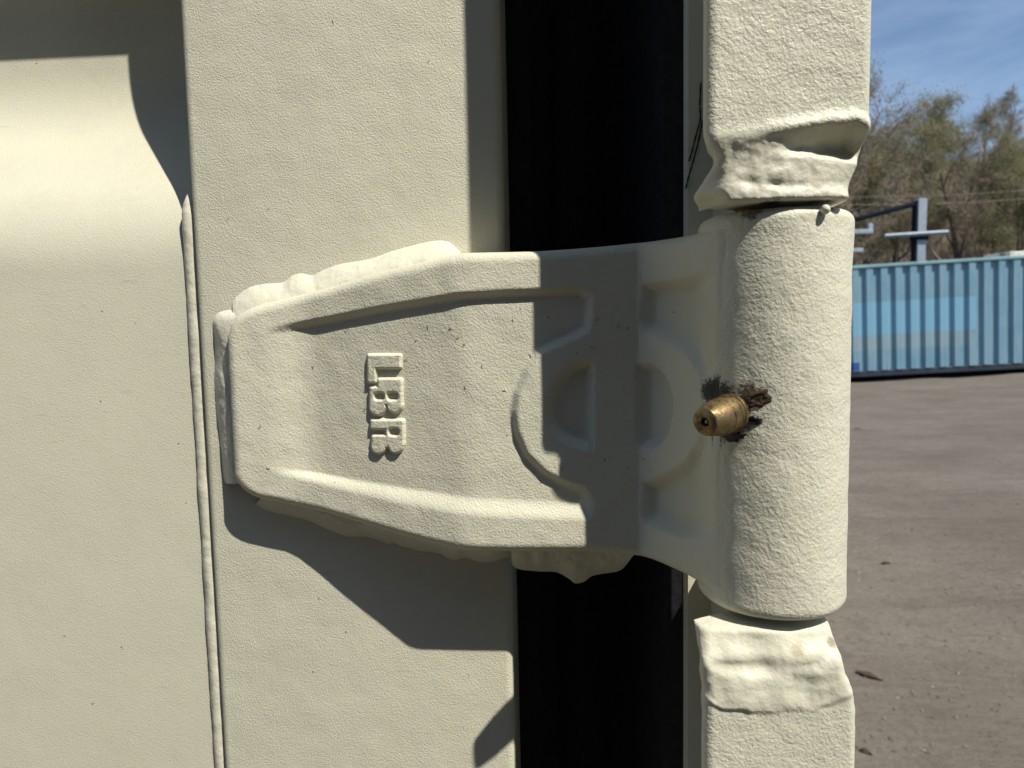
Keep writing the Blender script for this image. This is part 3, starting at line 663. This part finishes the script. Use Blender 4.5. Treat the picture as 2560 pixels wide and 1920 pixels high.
def floor_drop(X, Z, S=None):
    wl = 1.8 + 1.9*sm(-40, -48, Z); SS = np.interp(X, CX, CS) if S is None else S
    d1 = sdf(P1, SS, Z); drop = 1.9*sm(-.5, 1, d1/wl)*sm(-72, -55, X)
    for pl, dep, w_, fade in ((P2, 3.1, 2.7, 1), (P3, 3.1, 2.7, 1), (L1, 2.8, 2.6, 0), (L2, 2.8, 2.6, 0)):
        d = sdf(pl, SS, Z); k = dep*sm(-.5, .8, d/w_)
        if fade: k = k*(1-sm(*S_FADE, SS))
        drop = drop + k
    return drop
drop = floor_drop(GX, GZ, np.repeat(CS[:, None], nt_, 1))
OUT = np.vstack([np.stack([CX, zt], 1), np.stack([CX, zb], 1)[::-1]])
dt = np.minimum(np.abs(sdf(OUT[:len(CX)], GX, GZ)) if False else 1e9, 1e9)
def dpoly(P, X, Z):
    d = np.full(X.shape, 1e9)
    for i in range(len(P)-1):
        a, b = P[i], P[i+1]; e = b-a; wx, wz = X-a[0], Z-a[1]; t = np.clip((wx*e[0]+wz*e[1])/(e@e+1e-12), 0, 1); d = np.minimum(d, np.hypot(wx-e[0]*t, wz-e[1]*t))
    return d
rim = np.vstack([np.stack([CX, zt], 1)[:-83:3][::-1], np.stack([CX, zb], 1)[:-83:3]])
dist = dpoly(rim, GX, GZ); dist = np.where(np.arange(len(CX))[:, None] >= len(xs_)-3, np.minimum(GZ-zb[:, None], zt[:, None]-GZ), np.minimum(dist, np.minimum(GZ-zb[:, None], zt[:, None]-GZ)+.0))
RR = 3.1; q = np.clip(1-dist/RR, 0, 1); rnd_ = RR*(1-np.sqrt(np.maximum(0, 1-q*q)))*.95
wav = np.array([[.16*fbm((x, z, 1.7), .06) for z in GZ[i]] for i, x in enumerate(CX)])
wav *= (1-sm(CS[-60], CS[-12], CS))[:, None]; DD = -drop - rnd_ + wav
LX = GX + DD*NX[:, None]; LH = CH[:, None] + DD*NH[:, None]
nu = len(CX)
V = [W3(LX[i, j], LH[i, j], GZ[i, j]) for i in range(nu) for j in range(nt_)]
Fc = grid_faces(nu, nt_)
# skirt and back
back = np.where(CX < -1.6, -.4, np.minimum(CH-11.5, 8.0 + 0*CX)); 
bnd = [(i, nt_-1) for i in range(nu)]; bot = [(i, 0) for i in range(nu)]
BX = np.minimum(CX, 50.0) + np.where(CX > 38, 3.0, 0); back = np.where(CX > 30, CH-12.0, back); back = np.maximum(back, np.where(CX < -1.6, -.4, 6.5))
o = len(V)
for i in range(nu): V.append(W3(BX[i], back[i], zt[i])); V.append(W3(BX[i], back[i], zb[i]))
for i in range(nu-1):
    a, b = i*nt_+nt_-1, (i+1)*nt_+nt_-1; Fc.append((a, b, o+2*(i+1), o+2*i)[::-1])
    a, b = i*nt_, (i+1)*nt_; Fc.append((a, b, o+2*(i+1)+1, o+2*i+1))
    Fc.append((o+2*i, o+2*i+1, o+2*(i+1)+1, o+2*(i+1))[::-1])
Fc.append([j for j in range(nt_)] + [o, o+1])
hinge = leaf = mesh('hinge', V, Fc, M_leaf, door, autosmooth=50, label='cast cream painted hinge with raised letters across the black gap')

# raised letters L, B, R, reading downwards
def zl2px(x, y): return 460 + x/2.765, 560 + y/2.765
def bx2(x0, y0, x1, y1, X, Y, r=0):
    cx, cy, hx, hy = (x0+x1)/2, (y0+y1)/2, (x1-x0)/2-r, (y1-y0)/2-r; dx, dy = np.abs(X-cx)-hx, np.abs(Y-cy)-hy
    return -(np.hypot(np.maximum(dx, 0), np.maximum(dy, 0)) + np.minimum(np.maximum(dx, dy), 0) - r)
def circ(cx, cy, r, X, Y): return r - np.hypot(X-cx, Y-cy)
def letL(X, Y): return np.maximum(bx2(1268, 898, 1505, 1000, X, Y, 14), bx2(1268, 898, 1334, 1100, X, Y, 12))
def letB(X, Y):
    s = bx2(1338, 1064, 1514, 1200, X, Y, 16); s = np.maximum(s, bx2(1282, 1122, 1514, 1255, X, Y, 16))
    s = np.maximum(s, np.maximum(circ(1341, 1262, 62, X, Y), circ(1458, 1250, 58, X, Y)))
    return np.minimum(s, -np.maximum(bx2(1322, 1166, 1386, 1214, X, Y, 20), bx2(1412, 1164, 1480, 1214, X, Y, 20)))
def letR(X, Y):
    s = bx2(1288, 1348, 1524, 1420, X, Y, 14); s = np.maximum(s, bx2(1392, 1360, 1526, 1540, X, Y, 16)); s = np.maximum(s, bx2(1296, 1456, 1420, 1550, X, Y, 16))
    s = np.maximum(s, np.maximum(circ(1348, 1535, 56, X, Y), circ(1465, 1530, 56, X, Y)))
    return np.minimum(s, -bx2(1422, 1412, 1488, 1460, X, Y, 18))
for ch, fn, (x0, y0, x1, y1) in (('L', letL, (1245, 875, 1530, 1120)), ('B', letB, (1260, 1045, 1540, 1345)), ('R', letR, (1265, 1325, 1550, 1610))):
    nx, ny = 84, 84; U, Wd = np.meshgrid(np.linspace(x0, x1, nx), np.linspace(y0, y1, ny), indexing='ij'); s = fn(U, Wd)
    rgx = np.zeros_like(U); rgz = np.zeros_like(U)
    for i in range(nx):
        for j in range(ny):
            px, py = zl2px(U[i, j], Wd[i, j]); rgx[i, j], rgz[i, j] = at(px, py, hpx(px)-1.4)
    fl = base_s(rgx) - floor_drop(rgx, rgz)
    jit = np.array([[fbm((rgx[i, j], rgz[i, j], 4), .9) for j in range(ny)] for i in range(nx)])
    hh = fl - .30 + 1.5*sm(-13, 14, s + 1.5*jit) + .05*jit*sm(0, 20, s)
    lo = mesh('letter', [W3(rgx[i, j], hh[i, j], rgz[i, j]) for i in range(nx) for j in range(ny)], grid_faces(nx, ny), M_letter, leaf)
    lo['label'] = 'raised cast letter %s turned on its side' % ch

# barrel
prf = []
for k in range(8):
    a = k/7*math.pi/2; prf.append((RB-2.4+2.4*math.sin(a), ZT-2.4+2.4*math.cos(a)))
for z in np.linspace(ZT-3, ZB+3, 60): prf.append((RB, z))
for k in range(8):
    a = k/7*math.pi/2; prf.append((RB-2.4+2.4*math.cos(a), ZB+2.4-2.4*math.sin(a)))
prf = [(8.6, ZT-3), (8.6, ZT)] + prf + [(8.6, ZB), (8.6, ZB+3)]
NB = 120; rings = []
for r, z in prf:
    ring = []
    for k in range(NB):
        a = 2*math.pi*k/NB; n_ = fbm((math.cos(a)*16, math.sin(a)*16, z), .07)*.22 if r > 15 else 0
        n_ -= 4.5*float(sm(2.72, 2.95, a)*(1-sm(3.5, 3.8, a))*sm(ZB+6, ZB+11, z)*(1-sm(ZT-12, ZT-7, z)))
        ring.append(W3(XA+(r+n_)*math.cos(a), HA+(r+n_)*math.sin(a), z))
    rings.append(ring)
v, f = loft_closed(rings); mesh('barrel', v, f, M_barrel, hinge, autosmooth=50)
mesh('pin', *tube([W3(XA, HA, ZB-8), W3(XA, HA, 0), W3(XA, HA, ZT+8)], .0084, 24), M_rust, hinge, autosmooth=50)

# weld beads round the leaf
def strip(name, outer, inner, hout, hin, seed, lump=.5, n=150, m=22, push=3.0, mat=None):
    """bead between an outer contour (pixels, at height hout) and the leaf edge (list of (x, h, z))"""
    O = resample([at(a, b, hout) for a, b in catmull(outer, 8)], n); I = resample(inner, n); V = []
    for i in range(n):
        s = i/(n-1); en = min(1, 6*s, 6*(1-s))
        for j in range(m):
            t = j/(m-1); x = O[i, 0]*(1-t)+I[i, 0]*t; z = O[i, 1]*(1-t)+I[i, 2]*t
            hi = hin(I[i, 1]) ; k = fbm((x, z, seed), .16); k2 = fbm((x, z, seed+5), .5)
            h = hout - .5 + (hi-hout+.5)*(math.sin(t*math.pi/2)**1.0) + (lump*k + .3*lump*k2)*math.sin(t*math.pi)**.6*en
            V.append(W3(x, h, z))
    return mesh(name, V, grid_faces(n, m), mat or M_weld, hinge)
def zoom(pts, s, ox, oy): return [(ox+a/s, oy+b/s) for a, b in pts]
idx = lambda x0, x1: [i for i in range(nu) if x0 <= CX[i] <= x1]
it = idx(-80.5, at(1160, 620, 19)[0])
wb = strip('weld_bead', zoom([(205, 650), (250, 600), (350, 530), (480, 500), (640, 490), (720, 430), (800, 410), (900, 430), (1000, 380), (1150, 330), (1400, 290), (1600, 220), (1900, 145), (2050, 140), (2130, 190), (2180, 245)], 3.456, 520, 560),
           [(CX[i], CH[i], zt[i]-1.0) for i in it], .0, lambda h: h*.44, 1.3, .28); wb['label'] = 'bright lumpy weld along the upper edge of the leaf'
left_e = [(-78.6, 8, zt[10]-1), (-80.3, 8, zt[3]), (-81.2, 9, zt[0]-4), (-81.2, 9, -15), (-81.2, 9, -30), (-81.2, 9, zb[0]+2), (-80.4, 9, zb[3])]
strip('weld_bead', zoom([(190, 42), (140, 40), (60, 62), (22, 130), (35, 260), (40, 400), (34, 560), (50, 800), (75, 1000), (100, 1250), (115, 1330)], 2.967, 520, 760), left_e, .0, lambda h: 5.6, 4.4, .3)
ib = idx(-74, at(1275, 1385, 19)[0])
strip('weld_bead', zoom([(110, 138), (220, 195), (500, 262), (700, 350), (850, 395), (1000, 400), (1120, 435), (1170, 452), (1220, 448), (1270, 470), (1320, 478), (1400, 505), (1500, 515), (1590, 535), (1640, 565), (1690, 580), (1740, 570), (1780, 560), (1900, 595), (2000, 590), (2130, 545)], 3.16, 600, 1220),
      [(CX[i], CH[i], zb[i]+1.2) for i in ib], .0, lambda h: h*.45, 9.1, .5)
# runny weld hanging under the leaf inside the gap
ig = idx(-1.0, 36)
wd_ = strip('weld_drip', [(1281, 1415), (1300, 1425), (1346, 1430), (1390, 1432), (1420, 1447), (1439, 1460), (1462, 1455), (1485, 1440), (1544, 1430), (1565, 1415), (1574, 1398)], [(CX[i], CH[i], zb[i]+1.5) for i in ig], 3.0, lambda h: 11.0, 12.5, .8); wd_['label'] = 'pale weld drip hanging below the leaf in the dark gap'

# dark lint fibres caught in the rough paint
fr = random.Random(4); fib = []
spots = [(1372, 792), (1300, 772), (1280, 800), (1325, 890), (1545, 815), (1480, 940), (1600, 690), (1690, 780), (670, 1172), (1010, 900), (1066, 818), (1140, 845), (900, 1190)] + [(fr.uniform(600, 1700), fr.uniform(780, 1240)) for _ in range(26)]
for px, py in spots:
    s_, z, x, h = surf(px, py); L = fr.uniform(.35, 1.3); a = fr.uniform(0, 6.28); cv = fr.uniform(-1.6, 1.6); pts = []
    for k in range(6):
        t = k/5-.5; xx_ = x + L*t*math.cos(a+cv*t); zz_ = z + L*t*math.sin(a+cv*t); sx = s_ + (xx_-x)
        hx = float(np.interp(sx, CS, CH)) - float(floor_drop(np.array([[np.interp(sx, CS, CX)]]), np.array([[zz_]]), np.array([[sx]]))[0, 0]); pts.append(W3(xx_, hx+.10, zz_))
    fib.append(tube(pts, .00006, 4))
for _ in range(16):
    if fr.random() < .5: x, h, z = fr.uniform(-90, -6), .07, fr.choice((fr.uniform(24, 90), fr.uniform(-130, -80)))
    else: x, h, z = fr.uniform(-150, -100), HO+.07, fr.uniform(-120, zc-16)
    L = fr.uniform(.3, 1.2); a = fr.uniform(0, 6.28); cv = fr.uniform(-1.6, 1.6)
    fib.append(tube([W3(x+L*t*math.cos(a+cv*t), h, z+L*t*math.sin(a+cv*t)) for t in (-.5, -.25, 0, .25, .5)], .00006, 4))
mesh('lint', *join(*fib), M_thread, door, kind='stuff')

# grease nipple, 45 degrees out of the barrel towards the camera's left
ax = np.array([-.72, .69, -.10]); ax /= np.linalg.norm(ax)          # (x, h, z)
tip = np.array([43.7, 56.0, -20.8]); b1_ = np.cross(ax, [0, 0, 1.]); b1_ /= np.linalg.norm(b1_); b2_ = np.cross(ax, b1_)
def lathe(pr, n=40):
    return [[W3(*(tip - ax*t*1.05 + 1.1*r*(b1_*math.cos(2*math.pi*k/n) + b2_*math.sin(2*math.pi*k/n)))) for k in range(n)] for t, r in pr]
pr = [(1.6, .02), (1.6, .75), (.25, .8), (0, .95), (0, 2.4), (.15, 2.65), (.5, 2.8), (4.4, 3.62), (4.9, 3.66), (5.05, 3.52), (5.3, 3.5), (5.5, 3.68), (8.3, 3.78), (8.6, 3.7), (8.7, 3.95), (9.3, 4.0), (9.5, 3.9), (12.5, 3.9)]
v, f = loft_closed(lathe(pr)); nf = len(f); rb_ = [(.4+.95*(1-math.cos(k/6*math.pi/2)), 0.7*math.sin(k/6*math.pi/2)+.01) for k in range(7)]
v, f = join((v, f), loft_closed(lathe(rb_, 20)))
gn = mesh('grease_nipple', v, f, [M_brass, M_steelball], hinge, autosmooth=35); gn['label'] = 'worn brass grease nipple screwed into the barrel'
gn.data.polygons.foreach_set('material_index', [0 if k < nf else 1 for k in range(len(f))])
# torn rusty edge of the drilled hole beside the nipple
def onbarrel(a, z, d=0): return W3(XA+(RB+d)*math.cos(a), HA+(RB+d)*math.sin(a), z)
def pit(px, py, wa, wz, seed, mat, name, rot=0, bulge=.5):
    # solve barrel angle for a photo pixel
    best = min(((abs(pxof(XA+RB*math.cos(a), HA+RB*math.sin(a), -18)[0]-px), a) for a in np.linspace(.6, 3.1, 500)))[1]
    z = at(px, py, HA+RB*math.sin(best))[1]; v = []; nr, na = 7, 30
    for i in range(nr):
        for k in range(na):
            g = 2*math.pi*k/na; rr_ = i/(nr-1)*(1+.55*mnoise.noise(Vector((math.cos(g)*2.2, math.sin(g)*2.2, seed)))); a_, z_ = wa*rr_*math.cos(g), wz*rr_*math.sin(g)
            A_, Z_ = a_*math.cos(rot)-z_*math.sin(rot), a_*math.sin(rot)+z_*math.cos(rot)
            v.append(onbarrel(best - A_/RB, z+Z_, bulge*(1-(i/(nr-1))**2) - .12 + .25*math.exp(-((i/(nr-1)-.72)/.18)**2)))
    return mesh(name, v, grid_faces(nr, na, closed=True) + [list(range(na))[::-1]], mat, hinge)
pit(1896, 998, 3.0, 1.7, 1.2, M_rust, 'rust_burr', .35, .1)
pit(1878, 1052, 2.3, 1.0, 3.2, M_thread, 'grease_smear', .1, .15)
pit(1833, 1092, 2.6, 1.3, 6.1, M_thread, 'grease_smear', .2, .35)
# drop of paint on the top rim of the barrel
dp = [W3(68.2+.95*math.sin(p_)*math.cos(t_), 54.4+1.2*math.cos(p_), 22.5+1.05*math.sin(p_)*math.sin(t_)) for p_ in np.linspace(.01, 3.13, 9) for t_ in np.linspace(0, 2*math.pi, 13)[:-1]]
mesh('paint_drop', dp, grid_faces(9, 12, closed=True), M_weld, hinge)
print('tris', sum(len(p.vertices)-2 for m_ in bpy.data.meshes for p in m_.polygons))
